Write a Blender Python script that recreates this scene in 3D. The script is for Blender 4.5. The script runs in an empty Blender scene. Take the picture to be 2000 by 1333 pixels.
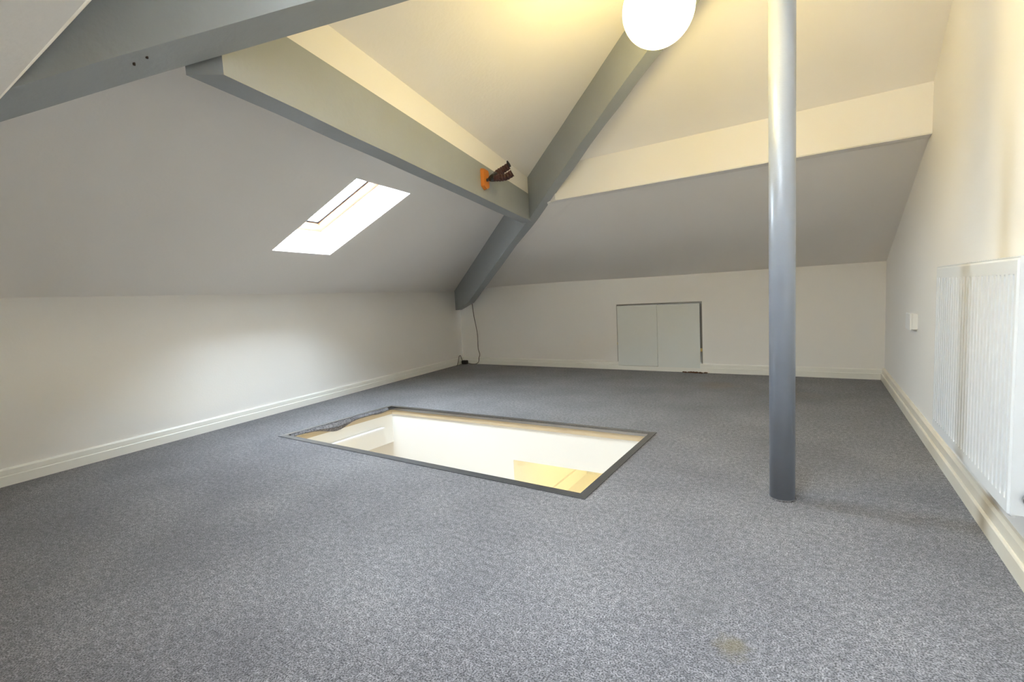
import bpy, bmesh, math, random
from mathutils import Vector, Matrix
random.seed(4)
S = bpy.context.scene
COL = S.collection

# ------------------------------------------------------------------ camera
cd = bpy.data.cameras.new('camera'); cam = bpy.data.objects.new('camera', cd); COL.objects.link(cam)
cd.sensor_fit = 'HORIZONTAL'; cd.sensor_width = 36.0; cd.lens = 910.06 / 2000 * 36; cd.clip_start = 0.02
Rv = Vector((0.84225911, 0.53657436, -0.05184158)); Uv = Vector((-0.00433072, 0.10289998, 0.99468228)); Fv = Vector((-0.5390555, 0.8375557, -0.0889922))
cam.matrix_world = Matrix(((Rv.x, Uv.x, -Fv.x, 0), (Rv.y, Uv.y, -Fv.y, 0), (Rv.z, Uv.z, -Fv.z, 0.80), (0, 0, 0, 1)))
S.camera = cam

# ------------------------------------------------------------------ sky, exposure
SKY = 39.0
LAMP = 11.5
w = bpy.data.worlds.new('overcast_sky'); S.world = w; w.use_nodes = True
bg = w.node_tree.nodes['Background']; bg.inputs[0].default_value = (0.78, 0.90, 1.0, 1); bg.inputs[1].default_value = SKY
S.view_settings.view_transform = 'Standard'; S.view_settings.look = 'None'
S.view_settings.exposure = 1.68; S.view_settings.gamma = 1.0; S.view_settings.use_curve_mapping = False
S.cycles.max_bounces = 14; S.cycles.diffuse_bounces = 10; S.cycles.glossy_bounces = 4; S.cycles.transparent_max_bounces = 12
S.cycles.sample_clamp_indirect = 6.0; S.cycles.caustics_reflective = False; S.cycles.caustics_refractive = False

# ------------------------------------------------------------------ materials
def srgb(r, g, b):
    f = lambda c: c / 12.92 if c <= 0.04045 else ((c + 0.055) / 1.055) ** 2.4
    return (f(r / 255), f(g / 255), f(b / 255), 1)

def mat(name, col, rough=0.6, metal=0.0, noise=0.0, nscale=8.0, bump=0.0, bscale=120.0, spec=0.5, col2=None):
    m = bpy.data.materials.new(name); m.use_nodes = True
    nt = m.node_tree; b = nt.nodes['Principled BSDF']
    b.inputs['Base Color'].default_value = col; b.inputs['Roughness'].default_value = rough
    b.inputs['Metallic'].default_value = metal; b.inputs['Specular IOR Level'].default_value = spec
    tc = nt.nodes.new('ShaderNodeTexCoord')
    if noise > 0 or col2:
        n = nt.nodes.new('ShaderNodeTexNoise'); n.inputs['Scale'].default_value = nscale; n.inputs['Detail'].default_value = 5
        nt.links.new(tc.outputs['Object'], n.inputs['Vector'])
        mx = nt.nodes.new('ShaderNodeMix'); mx.data_type = 'RGBA'
        mx.inputs[6].default_value = col
        mx.inputs[7].default_value = col2 if col2 else tuple(c * (1 - noise) for c in col[:3]) + (1,)
        nt.links.new(n.outputs['Fac'], mx.inputs[0]); nt.links.new(mx.outputs[2], b.inputs['Base Color'])
    if bump > 0:
        n2 = nt.nodes.new('ShaderNodeTexNoise'); n2.inputs['Scale'].default_value = bscale; n2.inputs['Detail'].default_value = 3
        nt.links.new(tc.outputs['Object'], n2.inputs['Vector'])
        bp = nt.nodes.new('ShaderNodeBump'); bp.inputs['Strength'].default_value = bump; bp.inputs['Distance'].default_value = 0.003
        nt.links.new(n2.outputs['Fac'], bp.inputs['Height']); nt.links.new(bp.outputs[0], b.inputs['Normal'])
    return m

M = {}
M['wall'] = mat('wall_paint', srgb(240, 237, 233), 0.75, noise=0.04, nscale=1.5, bump=0.15, bscale=90, spec=0.25)
M['ceil'] = mat('ceiling_paint', srgb(244, 240, 235), 0.8, noise=0.04, nscale=1.2, bump=0.2, bscale=60, spec=0.2)
M['skirt'] = mat('skirting_gloss', srgb(238, 236, 229), 0.4, noise=0.05, nscale=3)
M['skirtw'] = mat('worn_skirting_gloss', srgb(238, 236, 229), 0.4, nscale=2.6, col2=srgb(206, 192, 164))
M['beam'] = mat('grey_beam_paint', srgb(158, 163, 166), 0.5, noise=0.12, nscale=5, bump=0.5, bscale=35)
M['pole'] = mat('silver_pole_paint', srgb(154, 161, 174), 0.32, metal=0.12, noise=0.06, nscale=14, bump=0.1, bscale=200)
M['trim'] = mat('steel_trim', srgb(158, 158, 162), 0.22, metal=0.9, noise=0.25, nscale=9)
M['mdf'] = mat('hatch_lining_board', srgb(206, 188, 158), 0.5, noise=0.2, nscale=4)
M['low'] = mat('stairwell_paint', srgb(236, 235, 232), 0.6, noise=0.03, nscale=2)
M['lowtan'] = mat('stairwell_tan_paint', srgb(226, 206, 172), 0.6, noise=0.05, nscale=2)
M['rad'] = mat('radiator_enamel', srgb(224, 225, 226), 0.35)
M['white'] = mat('white_plastic', srgb(236, 236, 236), 0.35)
M['door'] = mat('white_door_laminate', srgb(226, 228, 224), 0.28, noise=0.02, nscale=4)
M['dark'] = mat('dark_recess', srgb(70, 66, 60), 0.8)
M['alu'] = mat('grey_alu_edge', srgb(120, 115, 106), 0.45, metal=0.3)
M['brass'] = mat('brass', srgb(214, 190, 120), 0.35, metal=0.9)
M['pine'] = mat('pine_frame', srgb(158, 116, 88), 0.5, noise=0.25, nscale=30)
M['gasket'] = mat('grey_gasket', srgb(22, 30, 38), 0.5)
M['orange'] = mat('varnished_block', srgb(205, 118, 30), 0.35, noise=0.35, nscale=25)
M['black'] = mat('black_plastic', srgb(22, 21, 23), 0.4)
M['maroon'] = mat('maroon_rubber', srgb(62, 24, 24), 0.5, noise=0.5, nscale=160)
M['yoke'] = mat('dark_yoke_plastic', srgb(30, 26, 24), 0.22)
M['chrome'] = mat('chrome', srgb(200, 200, 200), 0.15, metal=1)
M['cable'] = mat('grey_cable', srgb(96, 88, 78), 0.5)
M['crumb'] = mat('brown_crumbs', srgb(88, 58, 36), 0.9)
M['capw'] = mat('lamp_cap', srgb(220, 218, 210), 0.35)
M['hole'] = mat('screw_hole', srgb(48, 38, 32), 0.9)

def glass_mat():
    m = bpy.data.materials.new('window_glass'); m.use_nodes = True; nt = m.node_tree; nt.nodes.clear()
    o = nt.nodes.new('ShaderNodeOutputMaterial'); mx = nt.nodes.new('ShaderNodeMixShader'); t = nt.nodes.new('ShaderNodeBsdfTransparent'); g = nt.nodes.new('ShaderNodeBsdfGlossy')
    t.inputs[0].default_value = (0.94, 0.96, 0.97, 1); g.inputs['Roughness'].default_value = 0.02; mx.inputs[0].default_value = 0.06
    nt.links.new(t.outputs[0], mx.inputs[1]); nt.links.new(g.outputs[0], mx.inputs[2]); nt.links.new(mx.outputs[0], o.inputs[0])
    return m
M['glass'] = glass_mat()

def globe_mat():
    m = bpy.data.materials.new('opal_globe'); m.use_nodes = True; nt = m.node_tree; b = nt.nodes['Principled BSDF']
    b.inputs['Base Color'].default_value = (0.9, 0.88, 0.82, 1); b.inputs['Roughness'].default_value = 0.3
    b.inputs['Emission Color'].default_value = (1.0, 0.77, 0.26, 1); b.inputs['Emission Strength'].default_value = LAMP
    return m
M['globe'] = globe_mat()

def carpet_mat():
    m = bpy.data.materials.new('grey_twist_carpet'); m.use_nodes = True; nt = m.node_tree; N = nt.nodes; L = nt.links; b = N['Principled BSDF']
    b.inputs['Roughness'].default_value = 0.95; b.inputs['Specular IOR Level'].default_value = 0.1
    b.inputs['Sheen Weight'].default_value = 0.25; b.inputs['Sheen Roughness'].default_value = 0.6
    tc = N.new('ShaderNodeTexCoord')
    def noise(sc, det=2, rough=0.5):
        n = N.new('ShaderNodeTexNoise'); n.inputs['Scale'].default_value = sc; n.inputs['Detail'].default_value = det; n.inputs['Roughness'].default_value = rough
        L.new(tc.outputs['Object'], n.inputs['Vector']); return n
    def ramp(src, p0, p1, c0, c1):
        r = N.new('ShaderNodeValToRGB'); r.color_ramp.elements[0].position = p0; r.color_ramp.elements[1].position = p1
        r.color_ramp.elements[0].color = c0; r.color_ramp.elements[1].color = c1; L.new(src, r.inputs[0]); return r
    def mix(a, bb, fac=None, mode='MIX', f=0.5):
        x = N.new('ShaderNodeMix'); x.data_type = 'RGBA'; x.blend_type = mode; x.inputs[0].default_value = f
        for s, v in ((6, a), (7, bb)):
            if isinstance(v, tuple): x.inputs[s].default_value = v
            else: L.new(v, x.inputs[s])
        if fac is not None: L.new(fac, x.inputs[0])
        return x.outputs[2]
    tuft = noise(260, 2, 0.6)
    fine = ramp(tuft.outputs['Fac'], 0.36, 0.64, srgb(27, 26, 30), srgb(144, 141, 145))
    tone = noise(60, 2)
    col = mix(fine.outputs[0], ramp(tone.outputs['Fac'], 0.3, 0.7, (0.55, 0.55, 0.57, 1), (1.32, 1.30, 1.28, 1)).outputs[0], mode='MULTIPLY', f=1.0)
    nap = noise(2.2, 4, 0.6)
    col = mix(col, ramp(nap.outputs['Fac'], 0.3, 0.70, (0.70, 0.70, 0.72, 1), (1.20, 1.20, 1.18, 1)).outputs[0], mode='MULTIPLY', f=1.0)
    # spilled stains, each with its own ragged outline
    for (x, y, r, c, amt) in ((-0.144, 1.067, 0.042, srgb(92, 80, 46), 0.85), (-0.66, 4.12, 0.20, srgb(118, 98, 80), 0.5), (-0.02, 3.9, 0.16, srgb(108, 92, 78), 0.4), (-0.25, 1.2, 0.12, srgb(78, 76, 76), 0.45)):
        sub = N.new('ShaderNodeVectorMath'); sub.operation = 'DISTANCE'; sub.inputs[1].default_value = (x, y, 0); L.new(tc.outputs['Object'], sub.inputs[0])
        add = N.new('ShaderNodeMath'); add.operation = 'MULTIPLY_ADD'; add.inputs[1].default_value = r * 1.6; add.inputs[2].default_value = -r * 0.8
        ns = noise(1.3 / r, 3); L.new(ns.outputs['Fac'], add.inputs[0])
        ad2 = N.new('ShaderNodeMath'); L.new(sub.outputs['Value'], ad2.inputs[0]); L.new(add.outputs[0], ad2.inputs[1])
        rr = ramp(ad2.outputs[0], r * 0.3, r * 1.1, (amt, amt, amt, 1), (0, 0, 0, 1))
        tint = mix(col, c, f=0.75)
        col = mix(col, tint, fac=rr.outputs[0])
    L.new(col, b.inputs['Base Color'])
    bp = N.new('ShaderNodeBump'); bp.inputs['Strength'].default_value = 0.9; bp.inputs['Distance'].default_value = 0.006
    L.new(tuft.outputs['Fac'], bp.inputs['Height']); L.new(bp.outputs[0], b.inputs['Normal'])
    return m
M['carpet'] = carpet_mat()

# ------------------------------------------------------------------ helpers
def link(name, bm, m, parent=None, smooth=False, recalc=True):
    if recalc: bmesh.ops.recalc_face_normals(bm, faces=bm.faces)
    me = bpy.data.meshes.new(name); bm.to_mesh(me); bm.free()
    if smooth: me.shade_smooth()
    o = bpy.data.objects.new(name, me); COL.objects.link(o); me.materials.append(M[m])
    if parent:
        o.parent = parent; o.matrix_parent_inverse = parent.matrix_world.inverted() if parent.type != 'EMPTY' else Matrix.Translation(-parent.location)
    return o
def tag(o, label=None, cat=None, kind=None, group=None):
    if label: o['label'] = label
    if cat: o['category'] = cat
    if kind: o['kind'] = kind
    if group: o['group'] = group
    return o
def empty(name, loc): 
    o = bpy.data.objects.new(name, None); o.location = loc; o.empty_display_size = 0.1; COL.objects.link(o); return o
def polys(faces_pts):
    bm = bmesh.new()
    for pts in faces_pts: bm.faces.new([bm.verts.new(p) for p in pts])
    bmesh.ops.remove_doubles(bm, verts=bm.verts, dist=1e-5); return bm
def hexa(bm, b4, t4):
    v = [bm.verts.new(p) for p in list(b4) + list(t4)]
    for f in ((3, 2, 1, 0), (4, 5, 6, 7), (0, 1, 5, 4), (1, 2, 6, 5), (2, 3, 7, 6), (3, 0, 4, 7)): bm.faces.new([v[i] for i in f])
def box(x0, x1, y0, y1, z0, z1, bm=None, bev=0.0):
    bm = bm or bmesh.new()
    hexa(bm, ((x0, y0, z0), (x1, y0, z0), (x1, y1, z0), (x0, y1, z0)), ((x0, y0, z1), (x1, y0, z1), (x1, y1, z1), (x0, y1, z1)))
    if bev: bmesh.ops.bevel(bm, geom=bm.edges[:], offset=bev, segments=2, affect='EDGES')
    return bm
def holed(outer, holes, extrude=None):
    """planar polygon with holes, optionally given thickness along a vector"""
    bm = bmesh.new(); ed = []
    for ring in [outer] + holes:
        vs = [bm.verts.new(p) for p in ring]
        ed += [bm.edges.new((vs[i], vs[(i + 1) % len(vs)])) for i in range(len(vs))]
    bmesh.ops.triangle_fill(bm, use_beauty=True, use_dissolve=False, edges=ed)
    if extrude is not None:
        r = bmesh.ops.extrude_face_region(bm, geom=bm.faces[:] )
        bmesh.ops.translate(bm, vec=Vector(extrude), verts=[e for e in r['geom'] if isinstance(e, bmesh.types.BMVert)])
    return bm
def sweep(path, r, seg=8):
    bm = bmesh.new(); rings = []
    P = [Vector(p) for p in path]
    for i, p in enumerate(P):
        d = (P[min(i + 1, len(P) - 1)] - P[max(i - 1, 0)]).normalized()
        a = d.cross(Vector((0.3, 0.2, 0.93)) if abs(d.z) < 0.9 else Vector((1, 0, 0))).normalized(); b = d.cross(a)
        rr = r[i] if isinstance(r, (list, tuple)) else r
        rings.append([bm.verts.new(p + (a * math.cos(t) + b * math.sin(t)) * rr) for t in [2 * math.pi * k / seg for k in range(seg)]])
    for A, B in zip(rings, rings[1:]):
        for k in range(seg): bm.faces.new((A[k], A[(k + 1) % seg], B[(k + 1) % seg], B[k]))
    bm.faces.new(rings[0][::-1]); bm.faces.new(rings[-1]); return bm
def lathe(c, prof, seg=48):
    bm = bmesh.new(); rings = []
    for r, z in prof:
        rings.append([bm.verts.new((c[0] + r * math.cos(2 * math.pi * k / seg), c[1] + r * math.sin(2 * math.pi * k / seg), c[2] + z)) for k in range(seg)] if r > 1e-6 else [bm.verts.new((c[0], c[1], c[2] + z))])
    for A, B in zip(rings, rings[1:]):
        for k in range(seg):
            k2 = (k + 1) % seg
            if len(A) == 1: bm.faces.new((A[0], B[k2], B[k]))
            elif len(B) == 1: bm.faces.new((A[k], A[k2], B[0]))
            else: bm.faces.new((A[k], A[k2], B[k2], B[k]))
    return bm
def smooth_path(pts, n=6):
    P = [Vector(p) for p in pts]; out = []
    for i in range(len(P) - 1):
        p0, p1, p2, p3 = P[max(i - 1, 0)], P[i], P[i + 1], P[min(i + 2, len(P) - 1)]
        for k in range(n):
            t = k / n
            out.append(0.5 * ((2 * p1) + (p2 - p0) * t + (2 * p0 - 5 * p1 + 4 * p2 - p3) * t * t + (3 * p1 - p0 - 3 * p2 + p3) * t ** 3))
    out.append(P[-1]); return out

# ------------------------------------------------------------------ plan of the loft
FL = Vector((-3.831, 4.747, 0)); BR = Vector((0.504, 4.725, 0)); NR = Vector((0.464, -0.15, 0)); NL = Vector((-3.336, -0.15, 0))
HW = 0.94
up = lambda p, z: Vector((p[0], p[1], z))
APEX = Vector((-0.087, 1.968, 2.40))
# hatch opening (outer edge of the trim / clear opening)
HO = [Vector(p) for p in ((-2.88, 1.64, 0), (-2.83, 2.56, 0), (-0.734, 2.613, 0), (-0.744, 1.624, 0))]
HI = [Vector(p) for p in ((-2.831, 1.674, 0), (-2.79, 2.522, 0), (-0.765, 2.583, 0), (-0.779, 1.661, 0))]

# ---- floor
fo = [FL + Vector((-.05, .05, 0)), BR + Vector((.05, .05, 0)), NR + Vector((.05, -.05, 0)), NL + Vector((-.05, -.05, 0))]
mid = [(a + b) / 2 for a, b in zip(HO, HI)]
o = link('floor', holed(fo, [mid]), 'carpet', recalc=False)
for p in o.data.polygons:
    if p.normal.z < 0: p.flip()
tag(o, kind='structure')

# ---- walls (solid, thickness outwards)
def wall(name, a, b, z1, m='wall', th=0.12, z0=0.0, hole=None):
    d = (b - a).normalized(); n = Vector((d.y, -d.x, 0))
    c = (FL + BR + NR + NL) / 4
    if n.dot(c - a) > 0: n = -n
    ring = [up(a, z0), up(b, z0), up(b, z1), up(a, z1)]
    bm = holed(ring, [hole] if hole else [], n * th)
    return tag(link(name, bm, m), kind='structure')
wall('wall_left', NL, FL, HW + 0.03)
# back wall with the cupboard opening
BY = lambda x: BR.y + (FL.y - BR.y) * (x - BR.x) / (FL.x - BR.x)
DX0, DX1, DZ0, DZ1 = -1.722, -0.872, 0.048, 0.688
hole = [Vector((x, BY(x), z)) for x, z in ((DX0, DZ0), (DX1, DZ0), (DX1, DZ1), (DX0, DZ1))]
wall('wall_back', FL, BR, 1.03, hole=hole)
wall('wall_right', NR, BR, 2.6)
wall('wall_near', NL + Vector((-.1, 0, 0)), NR + Vector((.1, 0, 0)), 2.6)

# ---- left slope (below the purlin) with the roof window opening
LW = Vector((-3.816, 4.602, HW)); EA = Vector((0.1005, -0.995, 0)); ES = Vector((0.995, 0.1005, 0.424)); EN = Vector((-0.424 * 0.995, -0.424 * 0.1005, 1)).normalized()
lp = lambda a, s, h=0.0: LW + EA * a + ES * s + EN * h
def on_left(x, y):
    d = Vector((x - LW.x, y - LW.y, 0)); return d.x * EA.x + d.y * EA.y, d.x * 0.995 + d.y * 0.1005
WA0, WA1, WS0, WS1 = 2.462, 2.931, 0.600, 1.372
PA = Vector((-1.370, 0.728, 1.46)); PB = Vector((-1.853, 3.29, 1.40))       # purlin, lower front arris
PD = PB - PA; PD.z = 0; PD.normalize(); PN = Vector((-PD.y, PD.x, 0))                  # PN points to the left wall
ring = [lp(-0.16, -0.01), lp(4.85, -0.01)]
q = PA - PD * 0.9 + PN * 0.04; ring.append(lp(*on_left(q.x, q.y)))
q = PB + PN * 0.04; ring.append(lp(*on_left(q.x, q.y)))
hole = [lp(WA0, WS0), lp(WA1, WS0), lp(WA1, WS1), lp(WA0, WS1)]
tag(link('ceiling_left', holed(ring, [hole], EN * 0.03), 'ceil'), kind='structure')
# ---- left slope above the purlin
PTL, PTR = 1.832, 1.722
up_l = PA - PD * 0.10; up_r = PB + PD * 0.12
tag(link('ceiling_left_upper', holed([up(up_l, PTL), up(up_l + PN * .06, PTL - .02), up(up_r + PN * .06, PTR - .02), up(up_r, PTR), APEX + Vector((0.1, 0, 0.03))], [], (0, 0, 0.03)), 'ceil'), kind='structure')

# ---- back slope, below and above the boxed purlin
FY = 3.065
bz = 0.955
pts_top = []
bm = bmesh.new()
# wall head is a little uneven, so the slope is built in strips
xs = [-3.83, -3.2, -2.35, -1.4, -0.5, 0.54]; hz = [0.935, 0.963, 0.966, 0.953, 0.950, 0.948]
xt = [-1.665, -1.40, -0.95, -0.5, 0.0, 0.54]
lo = [bm.verts.new((x, BY(x) + 0.01, z - 0.004)) for x, z in zip(xs, hz)]
hi = [bm.verts.new((x, FY + 0.05, 1.496)) for x in xt]
for i in range(5): bm.faces.new((lo[i], lo[i + 1], hi[i + 1], hi[i]))
r = bmesh.ops.extrude_face_region(bm, geom=bm.faces[:]); bmesh.ops.translate(bm, vec=(0, 0, 0.03), verts=[e for e in r['geom'] if isinstance(e, bmesh.types.BMVert)])
tag(link('ceiling_back', bm, 'ceil'), kind='structure')
tag(link('ceiling_back_upper', holed([(-1.625, FY + 0.03, 1.705), (0.54, FY + 0.03, 1.71), (0.54, 1.94, 2.40), (-0.06, 1.94, 2.40)], [], (0, 0, 0.03)), 'ceil'), kind='structure')

# ---- near slope over the camera, steep, with the second roof window, and the flat by the ridge
NS = 1.58
nz = lambda y: 1.343 + NS * (y - 0.338)
hipx = lambda y: -0.087 + (y - 1.968) * (3.133 / 3.268)
ys, ye = 0.20, 1.01
wx0, wx1, wy0, wy1 = -0.66, -0.06, 0.36, 0.74
nn = Vector((0, -NS, 1)).normalized()
np_ = lambda x, y, h=0.0: Vector((x, y, nz(y))) + nn * h
tag(link('ceiling_near', holed([np_(hipx(ys), ys), np_(0.5, ys), np_(0.5, ye), np_(hipx(ye), ye)], [[np_(wx0, wy0), np_(wx1, wy0), np_(wx1, wy1), np_(wx0, wy1)]], nn * 0.03), 'ceil'), kind='structure')
tag(link('ceiling_near_lower', holed([(-2.2, -0.18, 0.93), (0.5, -0.18, 0.93), (0.5, ys, nz(ys)), (hipx(ys), ys, nz(ys))], [], (0, 0, 0.03)), 'ceil'), kind='structure')
tag(link('ceiling_ridge', holed([(hipx(ye), ye, 2.40), (0.52, ye, 2.40), (0.52, 2.0, 2.40), (-0.11, 2.0, 2.40)], [], (0, 0, 0.03)), 'ceil'), kind='structure')

# ---- roof windows
def roof_window(name, f, a0, a1, s0, s1, nrm, dep, vis_label):
    """f(a, s, h): opening corner in the slope's own coordinates; splay-free plaster reveal, pine frame, pane"""
    root = empty(name, f((a0 + a1) / 2, (s0 + s1) / 2, 0)); tag(root, vis_label, None, 'structure')
    c = [(a0, s0), (a1, s0), (a1, s1), (a0, s1)]
    for i in range(4):
        (p, q), (u, v) = c[i], c[(i + 1) % 4]
        ca, cs = (a0 + a1) / 2, (s0 + s1) / 2
        k = 1 + 0.02
        og = lambda a, s: ((a - ca) * k + ca + (0.02 if a > ca else -0.02), (s - cs) * k + cs + (0.02 if s > cs else -0.02))
        P, Q = og(p, q), og(u, v)
        bm = bmesh.new()
        hexa(bm, (f(p, q, 0), f(u, v, 0), f(*Q, 0.001), f(*P, 0.001)), (f(p, q, dep), f(u, v, dep), f(*Q, dep), f(*P, dep)))
        link('reveal_board', bm, 'ceil', root)
    fw = 0.048
    def rail(name, A0, A1, S0, S1, h0, h1, m, par):
        bm = bmesh.new()
        hexa(bm, (f(A0, S0, h0), f(A1, S0, h0), f(A1, S1, h0), f(A0, S1, h0)), (f(A0, S0, h1), f(A1, S0, h1), f(A1, S1, h1), f(A0, S1, h1)))
        return link(name, bm, m, par)
    e = 0.03
    for A0, A1, S0, S1 in ((a0 - e, a1 + e, s0 - e, s0 + fw), (a0 - e, a1 + e, s1 - fw, s1 + e), (a0 - e, a0 + fw, s0 + fw, s1 - fw), (a1 - fw, a1 + e, s0 + fw, s1 - fw)):
        rail('frame_rail', A0, A1, S0, S1, dep, dep + 0.055, 'pine', root)
    pane = rail('pane', a0 + fw - .005, a1 - fw + .005, s0 + fw - .005, s1 - fw + .005, dep + 0.040, dep + 0.046, 'glass', root)
    for A0, A1, S0, S1 in ((a0 + fw, a1 - fw, s0 + fw, s0 + fw + .016), (a0 + fw, a1 - fw, s1 - fw - .016, s1 - fw), (a0 + fw, a0 + fw + .016, s0 + fw + .016, s1 - fw - .016), (a1 - fw - .016, a1 - fw, s0 + fw + .016, s1 - fw - .016)):
        rail('gasket', A0, A1, S0, S1, dep + 0.032, dep + 0.039, 'gasket', pane)
    # light portal in the opening so the sky is sampled through it
    ld = bpy.data.lights.new(name + '_portal', 'AREA'); ld.shape = 'RECTANGLE'
    A = f(a0, s0, 0); ea = (f(a1, s0, 0) - A); es = (f(a0, s1, 0) - A); ld.size = ea.length; ld.size_y = es.length
    ld.cycles.is_portal = True
    lo_ = bpy.data.objects.new(name + '_portal', ld); COL.objects.link(lo_)
    x = ea.normalized(); z = nrm.normalized(); y = z.cross(x).normalized()
    cc = f((a0 + a1) / 2, (s0 + s1) / 2, dep + 0.065)
    lo_.matrix_world = Matrix(((x.x, y.x, z.x, cc.x), (x.y, y.y, z.y, cc.y), (x.z, y.z, z.z, cc.z), (0, 0, 0, 1)))
    return root
roof_window('window_1', lp, WA0, WA1, WS0, WS1, EN, 0.19, 'white roof window reveal with pine frame in the left slope')
roof_window('window_2', lambda a, s, h=0.0: np_(a, s, h), wx0, wx1, wy0, wy1, nn, 0.12, 'second roof window in the steep near slope')

# ---- skirting boards
PROF = [(0.0, 0.0), (0.019, 0.0), (0.019, 0.047), (0.0165, 0.050), (0.0125, 0.051), (0.0135, 0.056), (0.0125, 0.078), (0.006, 0.086), (0.0, 0.087)]
def skirting(name, a, b, m='skirt', prof=PROF):
    c = (FL + BR + NR + NL) / 4; d = (b - a).normalized(); n = Vector((d.y, -d.x, 0))
    if n.dot(c - a) < 0: n = -n
    bm = bmesh.new()
    r0 = [bm.verts.new(a + n * o_ + Vector((0, 0, z))) for o_, z in prof]; r1 = [bm.verts.new(b + n * o_ + Vector((0, 0, z))) for o_, z in prof]
    for i in range(len(prof) - 1): bm.faces.new((r0[i], r0[i + 1], r1[i + 1], r1[i]))
    bm.faces.new(r0); bm.faces.new(r1[::-1]); bm.faces.new((r0[-1], r0[0], r1[0], r1[-1]))
    return tag(link(name, bm, m), kind='structure')
skirting('baseboard_left', NL, FL)
pl, pr = Vector((DX0 + 0.012, BY(DX0), 0)), Vector((DX1 - 0.02, BY(DX1), 0))
bbk = skirting('baseboard_back', FL, pl)
o = skirting('baseboard_back_strip', pl, pr, prof=[(0, 0), (0.019, 0), (0.019, 0.044), (0, 0.046)])
skirting('baseboard_back_end', pr, BR)
skirting('baseboard_right', NR, BR, 'skirtw', prof=[(0.0, 0.0), (0.024, 0.0), (0.024, 0.050), (0.021, 0.054), (0.016, 0.055), (0.017, 0.062), (0.015, 0.088), (0.007, 0.096), (0.0, 0.097)])

# ---- eaves cupboard doors in the back wall
door = empty('door_1', Vector(((DX0 + DX1) / 2, BY(-1.3), DZ0))); tag(door, 'pair of small white flush eaves cupboard doors in the back wall', None, 'structure')
y0 = BY(-1.3)
bm = bmesh.new()
for a in ((DX0, DX1, y0 + 0.13, y0 + 0.14, DZ0, DZ1),): box(*a, bm=bm)
link('recess_back', bm, 'dark', door)
link('head_edge', box(DX0 + .002, DX1 - .002, y0 + 0.003, y0 + 0.125, DZ1 - 0.012, DZ1 - .001), 'alu', door)
link('jamb_edge', box(DX0 + .001, DX0 + 0.010, y0 + 0.003, y0 + 0.125, DZ0 + 0.03, DZ1 - 0.013), 'alu', door)
link('jamb_edge', box(DX1 - 0.012, DX1 - .001, y0 + 0.003, y0 + 0.125, DZ0 + 0.03, DZ1 - 0.013), 'alu', door)
midx = -1.296
link('door_leaf', box(DX0 + 0.012, midx - 0.0015, y0 - 0.020, y0 - 0.002, DZ0 + .002, DZ1 - 0.016, bev=0.0012), 'door', door)
link('door_leaf', box(midx + 0.0015, DX1 - 0.020, y0 - 0.022, y0 - 0.004, DZ0 - .004, DZ1 - 0.018, bev=0.0012), 'door', door)
link('hinge', box(DX0 + 0.001, DX0 + 0.014, y0 - 0.004, y0 + 0.012, 0.262, 0.290), 'brass', door)
link('hinge', box(DX1 - 0.018, DX1 - 0.003, y0 - 0.004, y0 + 0.012, 0.205, 0.235), 'brass', door)

# ------------------------------------------------------------------ roof timbers
def timber(name, stations, width, parent=None, m='beam', wob=0.0, sub=10):
    """stations: (plan point, z bottom, z top); vertical-sided timber along them"""
    st = []
    for (p, b, t), (p2, b2, t2) in zip(stations, stations[1:]):
        for k in range(sub):
            f = k / sub; st.append((p.lerp(p2, f), b + (b2 - b) * f, t + (t2 - t) * f))
    st.append(stations[-1])
    d = (st[-1][0] - st[0][0]); d.z = 0; d.normalize(); n = Vector((-d.y, d.x, 0)); bm = bmesh.new(); rings = []
    for i, (p, b, t) in enumerate(st):
        e = [random.uniform(-wob, wob) for _ in range(3)] if 0 < i < len(st) - 1 else [0, 0, 0]
        h = width / 2
        rings.append([bm.verts.new(v) for v in (up(p - n * (h + e[0]), b + e[1]), up(p + n * (h + e[2]), b + e[1] * .6), up(p + n * h, t), up(p - n * h, t))])
    for A, B in zip(rings, rings[1:]):
        for k in range(4): bm.faces.new((A[k], A[(k + 1) % 4], B[(k + 1) % 4], B[k]))
    bm.faces.new(rings[0][::-1]); bm.faces.new(rings[-1])
    return link(name, bm, m, parent)
HA = Vector((-3.80, 4.67, 0)); HB = Vector((-0.087, 1.968, 0))
T = [(0.004, .700), (0.03, .715), (0.13, .785), (0.30, 1.055), (0.434, 1.270), (0.535, 1.415), (0.71, 1.722), (0.854, 1.940), (0.975, 2.13)]
o = timber('hip_rafter', [(HA.lerp(HB, t), z, z + 0.50) for t, z in T], 0.075, wob=0.003, sub=4)
tag(o, 'grey painted hip rafter running from the far left corner up behind the globe lamp', 'beam', 'thing')

NW = Vector((-3.22, -1.30, 0))
def nh(t): return (HB.lerp(NW, t), 2.17 - 1.69 * t, 2.17 - 1.69 * t + 0.45)
near = empty('hip_rafter', nh(0.3)[0]); tag(near, 'large grey painted hip rafter crossing the top left corner overhead', 'beam', 'thing')
timber('rafter_timber', [nh(t) for t in (0.03, 0.2, 0.4, 0.56, 0.645)], 0.115, near, wob=0.002, sub=4)
for p in ((-1.432, 0.542, 1.438), (-1.402, 0.560, 1.452)):
    p = Vector(p); bm = lathe(p + Vector((0, 0, -0.004)), [(0, 0), (0.003, 0.0), (0.003, 0.010), (0, 0.010)], 12); link('screw_hole', bm, 'hole', near)

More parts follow.
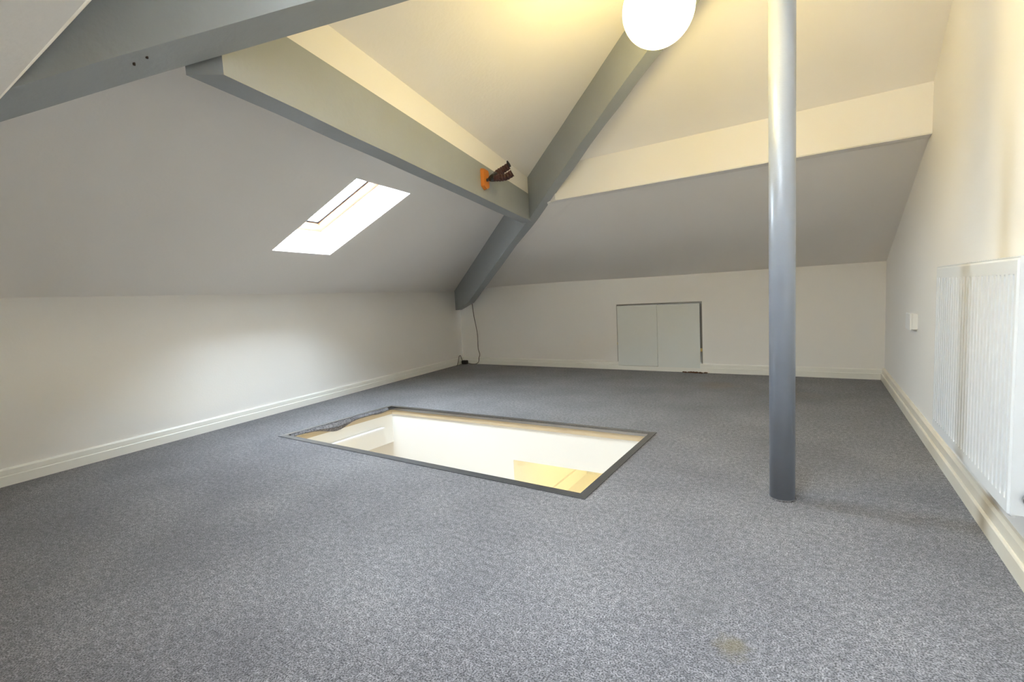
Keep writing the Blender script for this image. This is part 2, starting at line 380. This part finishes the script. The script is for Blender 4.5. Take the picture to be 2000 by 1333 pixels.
# added unseen panel, stops sky light leaking in under that rafter's lower end
bm = bmesh.new(); k_ = Vector((-0.722, 0.692, 0)) * 0.03; cz = ((nh(0.522)[0], 1.24, 1.42), (nh(0.545)[0], 1.10, 1.42), (nh(0.66)[0], .88, 1.30))
for (a, z0_, z1_), (b, z2_, z3_) in zip(cz, cz[1:]):
    hexa(bm, (up(a, z0_), up(b, z2_), up(b + k_, z2_), up(a + k_, z0_)), (up(a, z1_), up(b, z3_), up(b + k_, z3_), up(a + k_, z1_)))
tag(link('ceiling_leak_panel', bm, 'ceil'), kind='structure')
# purlin between the two hips
pur = empty('purlin_beam', (PA + PB) / 2); tag(pur, 'grey horizontal purlin beam below the white upper strip on the left slope', 'beam', 'thing')
bm = bmesh.new(); th = 0.088; rings = []
for i, f in enumerate([0, .1, .2, .3, .4, .5, .6, .7, .8, .9, 1.0]):
    p = PA.lerp(PB, f); e = random.uniform(-.0025, .0025) if 0 < f < 1 else 0; hgt = .22 - .02 * f
    back = PN * th - (PD * 0.045 if i == 0 else Vector()) - (PD * 0.03 if f == 1.0 else Vector())
    rings.append([bm.verts.new(v) for v in (p + Vector((0, 0, e)), p + back + Vector((0, 0, e)), p + back + Vector((0, 0, hgt)), p + Vector((0, 0, hgt)))])
for A, B in zip(rings, rings[1:]):
    for k in range(4): bm.faces.new((A[k], A[(k + 1) % 4], B[(k + 1) % 4], B[k]))
bm.faces.new(rings[0][::-1]); bm.faces.new(rings[-1])
link('beam_timber', bm, 'beam', pur)
# white plaster strip standing on the purlin
bm = bmesh.new(); a, b = PA, PB - PD * 0.01; i0 = 0.004
hexa(bm, (up(a + PN * i0, 1.681), up(b + PN * i0, 1.601), up(b + PN * .08, 1.601), up(a + PN * .08, 1.681)), (up(a + PN * i0, 1.90), up(b + PN * i0, 1.78), up(b + PN * .08, 1.78), up(a + PN * .08, 1.90)))
tag(link('trim_1', bm, 'wall'), kind='structure')
# boxed white purlin under the back slope
bm = bmesh.new()
hexa(bm, ((-1.542, FY, 1.490), (0.50, FY, 1.490), (0.50, FY + .075, 1.487), (-1.642, FY + .075, 1.487)), ((-1.542, FY - .004, 1.76), (0.50, FY - .004, 1.76), (0.50, FY + .075, 1.76), (-1.642, FY + .075, 1.76)))
bmesh.ops.bevel(bm, geom=[e for e in bm.edges if abs(e.verts[0].co.z - 1.49) < .01 and abs(e.verts[1].co.z - 1.49) < .01], offset=0.004, segments=2, affect='EDGES')
tag(link('boxed_purlin', bm, 'wall'), 'white boxed purlin running across the back slope to the right wall', 'beam', 'thing')

# ------------------------------------------------------------------ steel post
post = empty('steel_post', HB); tag(post, 'silver painted round steel post standing on the carpet', 'post')
link('shaft', lathe(HB, [(0, -0.005), (0.0425, -0.005), (0.0425, 2.135), (0, 2.135)], 64), 'pole', post)
for p in bpy.data.objects['shaft'].data.polygons: p.use_smooth = abs(p.normal.z) < 0.5
link('head_plate', box(HB.x - .07, HB.x + .07, HB.y - .07, HB.y + .07, 2.1355, 2.1435), 'pole', post)
link('carpet_collar', lathe(HB, [(0.0415, 0.0), (0.047, 0.0), (0.0455, 0.004), (0.0425, 0.005)], 48), 'carpet', post)

# ------------------------------------------------------------------ globe lamp
GC = Vector((-0.458, 1.780, 1.796)); GR = 0.1235
lamp = empty('globe_lamp', GC + Vector((0, 0, 0.5))); tag(lamp, 'glowing round opal globe ceiling lamp in front of the hip rafter', 'lamp')
GRp = GR
prof = [(GR * math.sin(a), -GR * math.cos(a)) for a in [math.pi * k / 32 * 0.88 for k in range(33)]]; prof[0] = (0, -GR)
link('globe', lathe(GC, prof, 64), 'globe', lamp, smooth=True)
link('gallery_cap', lathe(GC, [(0.0, 0.118), (0.050, 0.116), (0.054, 0.122), (0.054, 0.150), (0.040, 0.160), (0, 0.160)], 40), 'capw', lamp)
link('rod', lathe(GC, [(0, 0.155), (0.012, 0.155), (0.012, 0.42), (0, 0.42)], 20), 'capw', lamp)
link('ceiling_rose', lathe(GC, [(0, 0.40), (0.055, 0.40), (0.060, 0.408), (0.060, 0.455), (0, 0.455)], 40), 'capw', lamp)

# ------------------------------------------------------------------ radiator on the right wall
RX = lambda y: NR.x + (BR.x - NR.x) * (y - NR.y) / (BR.y - NR.y)
rx, ry0, ry1, rz0, rz1 = 0.400, 1.532, 2.360, 0.220, 0.836
rad = empty('radiator', Vector((0.44, (ry0 + ry1) / 2, rz0))); tag(rad, 'white fluted panel radiator fixed to the right wall above the skirting', 'radiator')
bm = bmesh.new(); ncol = 27; L_ = ry1 - ry0 - 0.02; pitch = L_ / ncol
yv = [(ry0, 0), (ry0 + 0.006, 0)]
for i in range(ncol):
    c = ry0 + 0.01 + pitch * (i + 0.5)
    yv += [(c - 0.0065, 0), (c - 0.0035, 1), (c + 0.0035, 1), (c + 0.0065, 0)]
yv += [(ry1 - 0.006, 0), (ry1, 0)]
zv = [(rz0, 0, .004), (rz0 + .006, 0, 0), (rz0 + 0.036, 0, 0), (rz0 + 0.050, 1, 0), (rz1 - 0.050, 1, 0), (rz1 - 0.038, 0, 0), (rz1 - .006, 0, 0), (rz1, 0, .004)]
G = [[bm.verts.new((rx + 0.0095 * gy * gz + ez + (0.004 if (j == 0 or j == len(yv) - 1) else 0), y, z)) for j, (y, gy) in enumerate(yv)] for (z, gz, ez) in zv]
for r0, r1 in zip(G, G[1:]):
    for j in range(len(yv) - 1): bm.faces.new((r0[j], r0[j + 1], r1[j + 1], r1[j]))
r = bmesh.ops.extrude_edge_only(bm, edges=[e for e in bm.edges if len(e.link_faces) == 1])
vs = [e for e in r['geom'] if isinstance(e, bmesh.types.BMVert)]
for v in vs: v.co.x = rx + 0.014
link('front_panel', bm, 'rad', rad)
link('back_panel', box(0.452, 0.464, ry0 + .004, ry1 - .004, rz0 + .004, rz1 - .004), 'rad', rad)
for y in (ry0 - 0.003, ry1 + 0.0005):
    link('side_cover', box(rx + 0.003, 0.466, y, y + 0.0025, rz0 + .006, rz1 + .003), 'rad', rad)
gr = link('top_grille', box(rx + .003, 0.466, ry0, ry1, rz1 + .0005, rz1 + .003), 'rad', rad)
bm = bmesh.new()
for i in range(40):
    y = ry0 + .012 + i * (ry1 - ry0 - .02) / 40; box(rx + .012, 0.457, y, y + .008, rz1 + .0032, rz1 + .0045, bm)
link('grille_slats', bm, 'rad', gr)
bm = bmesh.new()
for i in range(30):
    y = ry0 + .03 + i * (ry1 - ry0 - .06) / 30; box(rx + .016, 0.450, y, y + .0015, rz0 + .06, rz1 - .04, bm)
link('convector_fins', bm, 'rad', rad)
for y in (ry0 + .12, ry1 - .14): link('bracket', box(0.4645, RX(y) - .001, y, y + .03, rz0 + .08, rz1 - .08), 'rad', rad)
def tube_x(c, r, l, axis, m, nm, par, seg=28, hollow=True):
    bm = lathe((0, 0, 0), [(0, 0), (r, 0), (r, l * .8), (r * .86, l), (r * .62, l), (r * .62, l * .6), (0, l * .6)] if hollow else [(0, 0), (r, 0), (r, l), (0, l)], seg)
    q = Vector(axis).to_track_quat('Z', 'Y').to_matrix().to_4x4(); bm.transform(Matrix.Translation(c) @ q); return link(nm, bm, m, par)
v_ = tube_x((0.438, ry0 - 0.003, 0.268), 0.016, 0.012, (0, -1, 0), 'chrome', 'end_plug', rad)
tube_x((0.438, ry0 - 0.0105, 0.268), 0.0095, 0.0015, (0, -1, 0), 'black', 'plug_recess', v_, hollow=False)

# ------------------------------------------------------------------ wall outlet box
sx = RX(3.39)
so = empty('wall_outlet', Vector((sx, 3.385, 0.56))); tag(so, 'white surface mounted outlet plate on the right wall beyond the radiator', 'outlet')
link('back_box', box(sx - 0.026, sx - .0005, 3.315, 3.455, 0.521, 0.605, bev=.003), 'white', so)
link('faceplate', box(sx - 0.034, sx - 0.0265, 3.311, 3.459, 0.517, 0.609, bev=.003), 'white', so)

# ------------------------------------------------------------------ guitar hanger on the purlin
hb = Vector((-1.683, 2.387, 1.536)); hb = PA + PD * (hb - PA).dot(PD); hb.z = 1.534
out = -PN
hang = empty('guitar_hanger', hb); tag(hang, 'dark yoke hanger on an orange wooden block screwed to the grey purlin', 'hanger')
zz = Vector((0, 0, 1))
bm = bmesh.new(); hw, hh, dp = 0.042, 0.062, 0.022
prf = [(-hw, -hh * .72), (0, -hh), (hw, -hh * .72), (hw, hh * .8), (hw * .7, hh), (-hw * .7, hh), (-hw, hh * .8)]
A = [bm.verts.new(hb + out * 0.0015 + PD * x + zz * z) for x, z in prf]; B = [bm.verts.new(hb + out * dp + PD * x * .9 + zz * z * .93) for x, z in prf]
bm.faces.new(A[::-1]); bm.faces.new(B)
for k in range(len(prf)): bm.faces.new((A[k], A[(k + 1) % 7], B[(k + 1) % 7], B[k]))
link('block', bm, 'orange', hang)
dirv = (out * 0.86 + zz * 0.30 + PD * 0.32).normalized()
s0 = hb + out * dp - zz * 0.006
link('stem', sweep([s0 - out * .004, s0 + dirv * .020], 0.009, 14), 'black', hang)
side = dirv.cross(zz).normalized(); upv = side.cross(dirv); side, upv = side * .75 - upv * .66, upv * .75 + side * .66
link('yoke', sweep(smooth_path([s0 + dirv * .014, s0 + dirv * .03, s0 + dirv * .055, s0 + dirv * .075], 4), [.012, .013, .016, .018, .020, .022, .024, .026, .026, .026, .026, .024, .022][:13], 18), 'yoke', hang, smooth=True)
for sgn in (-1, 1):
    pth = smooth_path([s0 + dirv * .055 + side * sgn * .010, s0 + dirv * .085 + side * sgn * .036, s0 + dirv * .120 + side * sgn * .049, s0 + dirv * .158 + side * sgn * .050 + upv * .008], 7)
    arm = link('arm', sweep(pth, [0.0200 + (0.0026 if k % 3 == 0 else 0) for k in range(len(pth))], 14), 'maroon', hang)
    tip = pth[-1]
    if sgn < 0: link('end_tab', sweep([tip - upv * .004, tip + upv * .012, tip + upv * .034], [.014, .011, .004], 10), 'black', arm)

# ------------------------------------------------------------------ power adapter and cables in the far corner
ad = empty('power_adapter', Vector((-3.735, 4.66, 0))); tag(ad, 'small black power adapter lying on the carpet in the far corner', 'adapter')
link('adapter_body', box(-3.775, -3.700, 4.635, 4.690, 0.004, 0.052, bev=.006), 'black', ad)
link('cord_sleeve', sweep([(-3.702, 4.665, .022), (-3.685, 4.668, .018)], [.006, .004], 10), 'black', ad)
yb = lambda x: BY(x) - 0.006
pth = smooth_path([(-3.625, yb(-3.6), .785), (-3.617, yb(-3.6), .70), (-3.605, yb(-3.6), .599), (-3.571, yb(-3.6), .403), (-3.569, yb(-3.6), .207), (-3.548, yb(-3.6) - .004, .125), (-3.552, BY(-3.55) - .024, .080), (-3.558, BY(-3.55) - .028, .03), (-3.590, 4.700, .005), (-3.640, 4.680, .005), (-3.686, 4.668, .017)])
tag(link('cable', sweep(pth, 0.0042, 8), 'cable'), 'thin grey cable hanging down the back wall below the hip rafter', 'cable')
pth = smooth_path([(-3.772, 4.665, .035), (-3.795, 4.668, .080), (-3.803, 4.66, .112), (-3.800, 4.63, .100), (-3.792, 4.60, .05), (-3.785, 4.57, .006), (-3.760, 4.53, .004)])
tag(link('cable', sweep(pth, 0.0042, 8), 'cable'), 'short looped cable beside the black adapter at the left skirting', 'cable')
bm = bmesh.new()
for i in range(26):
    x = -0.955 + random.gauss(0, .045); y = BY(x) - 0.030 - abs(random.gauss(0, .014)); s = random.uniform(.006, .015)
    m_ = Matrix.Translation((x, y, s * .4)) @ Matrix.Rotation(random.random() * 6, 4, 'Z') @ Matrix.Diagonal((s * random.uniform(1, 2), s, s * .6, 1))
    bmesh.ops.create_icosphere(bm, subdivisions=1, radius=1, matrix=m_)
tag(link('debris', bm, 'crumb'), 'brown crumbs of debris on the carpet under the cupboard doors', 'debris', 'stuff')

# ------------------------------------------------------------------ floor hatch: metal edging and what lies below
fr = empty('hatch_frame', (HO[0] + HO[2]) / 2); tag(fr, 'steel edging frame around the rectangular opening in the carpet', 'hatch frame')
for i in range(4):
    a, b, c, d = HO[i], HO[(i + 1) % 4], HI[(i + 1) % 4], HI[i]
    bm = bmesh.new(); z1 = Vector((0, 0, .007)); z0 = Vector((0, 0, -.004))
    hexa(bm, (a + z0, b + z0, c + z0, d + z0), (a + z1 * .6, b + z1 * .6, c + z1, d + z1))
    link('trim_strip', bm, 'trim', fr)
    # downstand of the angle
    inn = ((HI[(i + 2) % 4] - HI[(i + 1) % 4]).normalized())
    bm = bmesh.new(); e = (d - a) * 0.06
    hexa(bm, (d + Vector((0, 0, -.02)), c + Vector((0, 0, -.02)), c - (c - b) * .1 + Vector((0, 0, -.02)), d - (d - a) * .1 + Vector((0, 0, -.02))), (d + z1 * .9, c + z1 * .9, c - (c - b) * .1 + z1 * .9, d - (d - a) * .1 + z1 * .9))
    link('trim_lip', bm, 'trim', fr)
# wavy loose carpet edge on the left side
bm = bmesh.new(); rows = []
for k in range(25):
    f = k / 24; p = HI[0].lerp(HI[1], 0.02 + f * 0.93) + Vector((0.004, 0, 0)); dz = 0.012 + 0.045 * math.exp(-((f - 0.42) / 0.14) ** 2) + .01 * math.exp(-((f - .9) / .08) ** 2)
    rows.append([bm.verts.new(p + Vector((0, 0, .005))), bm.verts.new(p + Vector((.010, 0, -dz * .5))), bm.verts.new(p + Vector((.004, 0, -dz)))])
for A, B in zip(rows, rows[1:]):
    for k in range(2): bm.faces.new((A[k], A[k + 1], B[k + 1], B[k]))
lc = link('loose_carpet_edge', bm, 'carpet', fr); md = lc.modifiers.new('thick', 'SOLIDIFY'); md.thickness = 0.004

# stairwell shaft
Z1, Z2, ZF = -0.055, -0.283, -2.70
def slab_face(name, a, b, z0, z1, th, m, out_):
    bm = bmesh.new(); n = Vector(out_) * th
    hexa(bm, (up(a, z0), up(b, z0), up(b + n, z0), up(a + n, z0)), (up(a, z1), up(b, z1), up(b + n, z1), up(a + n, z1)))
    return bm
K = [p.copy() for p in HI]
for k, c in zip(K, ((-.012, -.012), (-.012, .012), (.012, .012), (.012, -.012))): k.x += c[0]; k.y += c[1]
outs = [(-1, 0, 0), (0, 1, 0), (1, 0, 0), (0, -1, 0)]
nm = ['left', 'back', 'right', 'near']
for i in range(4):
    a, b = K[i], K[(i + 1) % 4]
    z_low = Z2
    w_ = tag(link('wall_shaft_' + nm[i], slab_face('s', a, b, z_low, -0.0045, 0.10, 'low', outs[i]), 'low'), kind='structure')
    link('lining_board', slab_face('l', a - Vector(outs[i]) * .006, b - Vector(outs[i]) * .006, Z1, -0.0045, 0.0055, 'mdf', outs[i]), 'mdf', w_)
# ledge on the left shaft wall
a = K[0].lerp(K[1], 0.15); b = K[0].lerp(K[1], 0.88)
bm = bmesh.new(); hexa(bm, [up(p, -.150) for p in (a, b, b + Vector((.035, 0, 0)), a + Vector((.035, 0, 0)))], [up(p, -.138) for p in (a, b, b + Vector((.035, 0, 0)), a + Vector((.035, 0, 0)))])
tag(link('trim_2', bm, 'white'), kind='structure')
# room below
OX = -1.690; YB = K[1].y + 0.012
def S_(name, bm, m): return tag(link(name, bm, m), kind='structure')
S_('floor_lower', box(-3.6, 0.5, 0.3, 4.0, ZF - .05, ZF), 'low')
kb = lambda x: K[1].lerp(K[2], (x - K[1].x) / (K[2].x - K[1].x))
S_('wall_lower_back', slab_face('b', kb(-3.4), kb(OX), ZF, Z2, .10, 'low', (0, 1, 0)), 'low')
S_('wall_lower_left', box(-3.4, -3.3, 0.3, YB + .02, ZF, Z2), 'lowtan')
S_('wall_lower_near', box(-3.4, 0.5, 0.3, 0.4, ZF, Z2), 'low')
S_('wall_lower_right', box(0.4, 0.5, 0.4, 4.0, ZF, Z2), 'low')
ceil_o = [Vector((x, y, Z2)) for x, y in ((-3.4, .3), (.5, .3), (.5, 4.0), (-3.4, 4.0))]
S_('ceiling_lower', holed(ceil_o, [[up(p, Z2) + Vector(c) for p, c in zip(K, ((-.05, -.05, 0), (-.05, .05, 0), (.05, .05, 0), (.05, -.05, 0)))]], (0, 0, 0.02)), 'low')
# warm lit alcove at the back of the stairwell
S_('wall_alcove_left', box(OX - .1, OX, YB + .12, 3.80, ZF, Z2), 'low')
S_('wall_alcove_back', box(OX - .1, 0.4, 3.72, 3.80, ZF, Z2), 'low')
al = S_('floor_alcove', box(OX, 0.4, YB + .25, 3.72, -0.84, -0.78), 'low')
S_('baseboard_alcove', box(OX, OX + .018, YB + .25, 3.72, -0.78, -0.675), 'low')
S_('wall_alcove_front', box(OX, 0.4, YB + .25, YB + .30, ZF, -0.84), 'low')

# lamps of the floor below
def point(name, loc, col, e, r):
    ld = bpy.data.lights.new(name, 'POINT'); ld.energy = e; ld.color = col; ld.shadow_soft_size = r
    o = bpy.data.objects.new(name, ld); o.location = loc; COL.objects.link(o); return o
point('alcove_lamp', (-0.38, 3.02, -0.50), (1.0, 0.79, 0.32), 5.0, 0.06)
point('stairwell_lamp', (-1.7, 0.95, -1.35), (0.93, 0.96, 1.0), 5.5, 0.10)
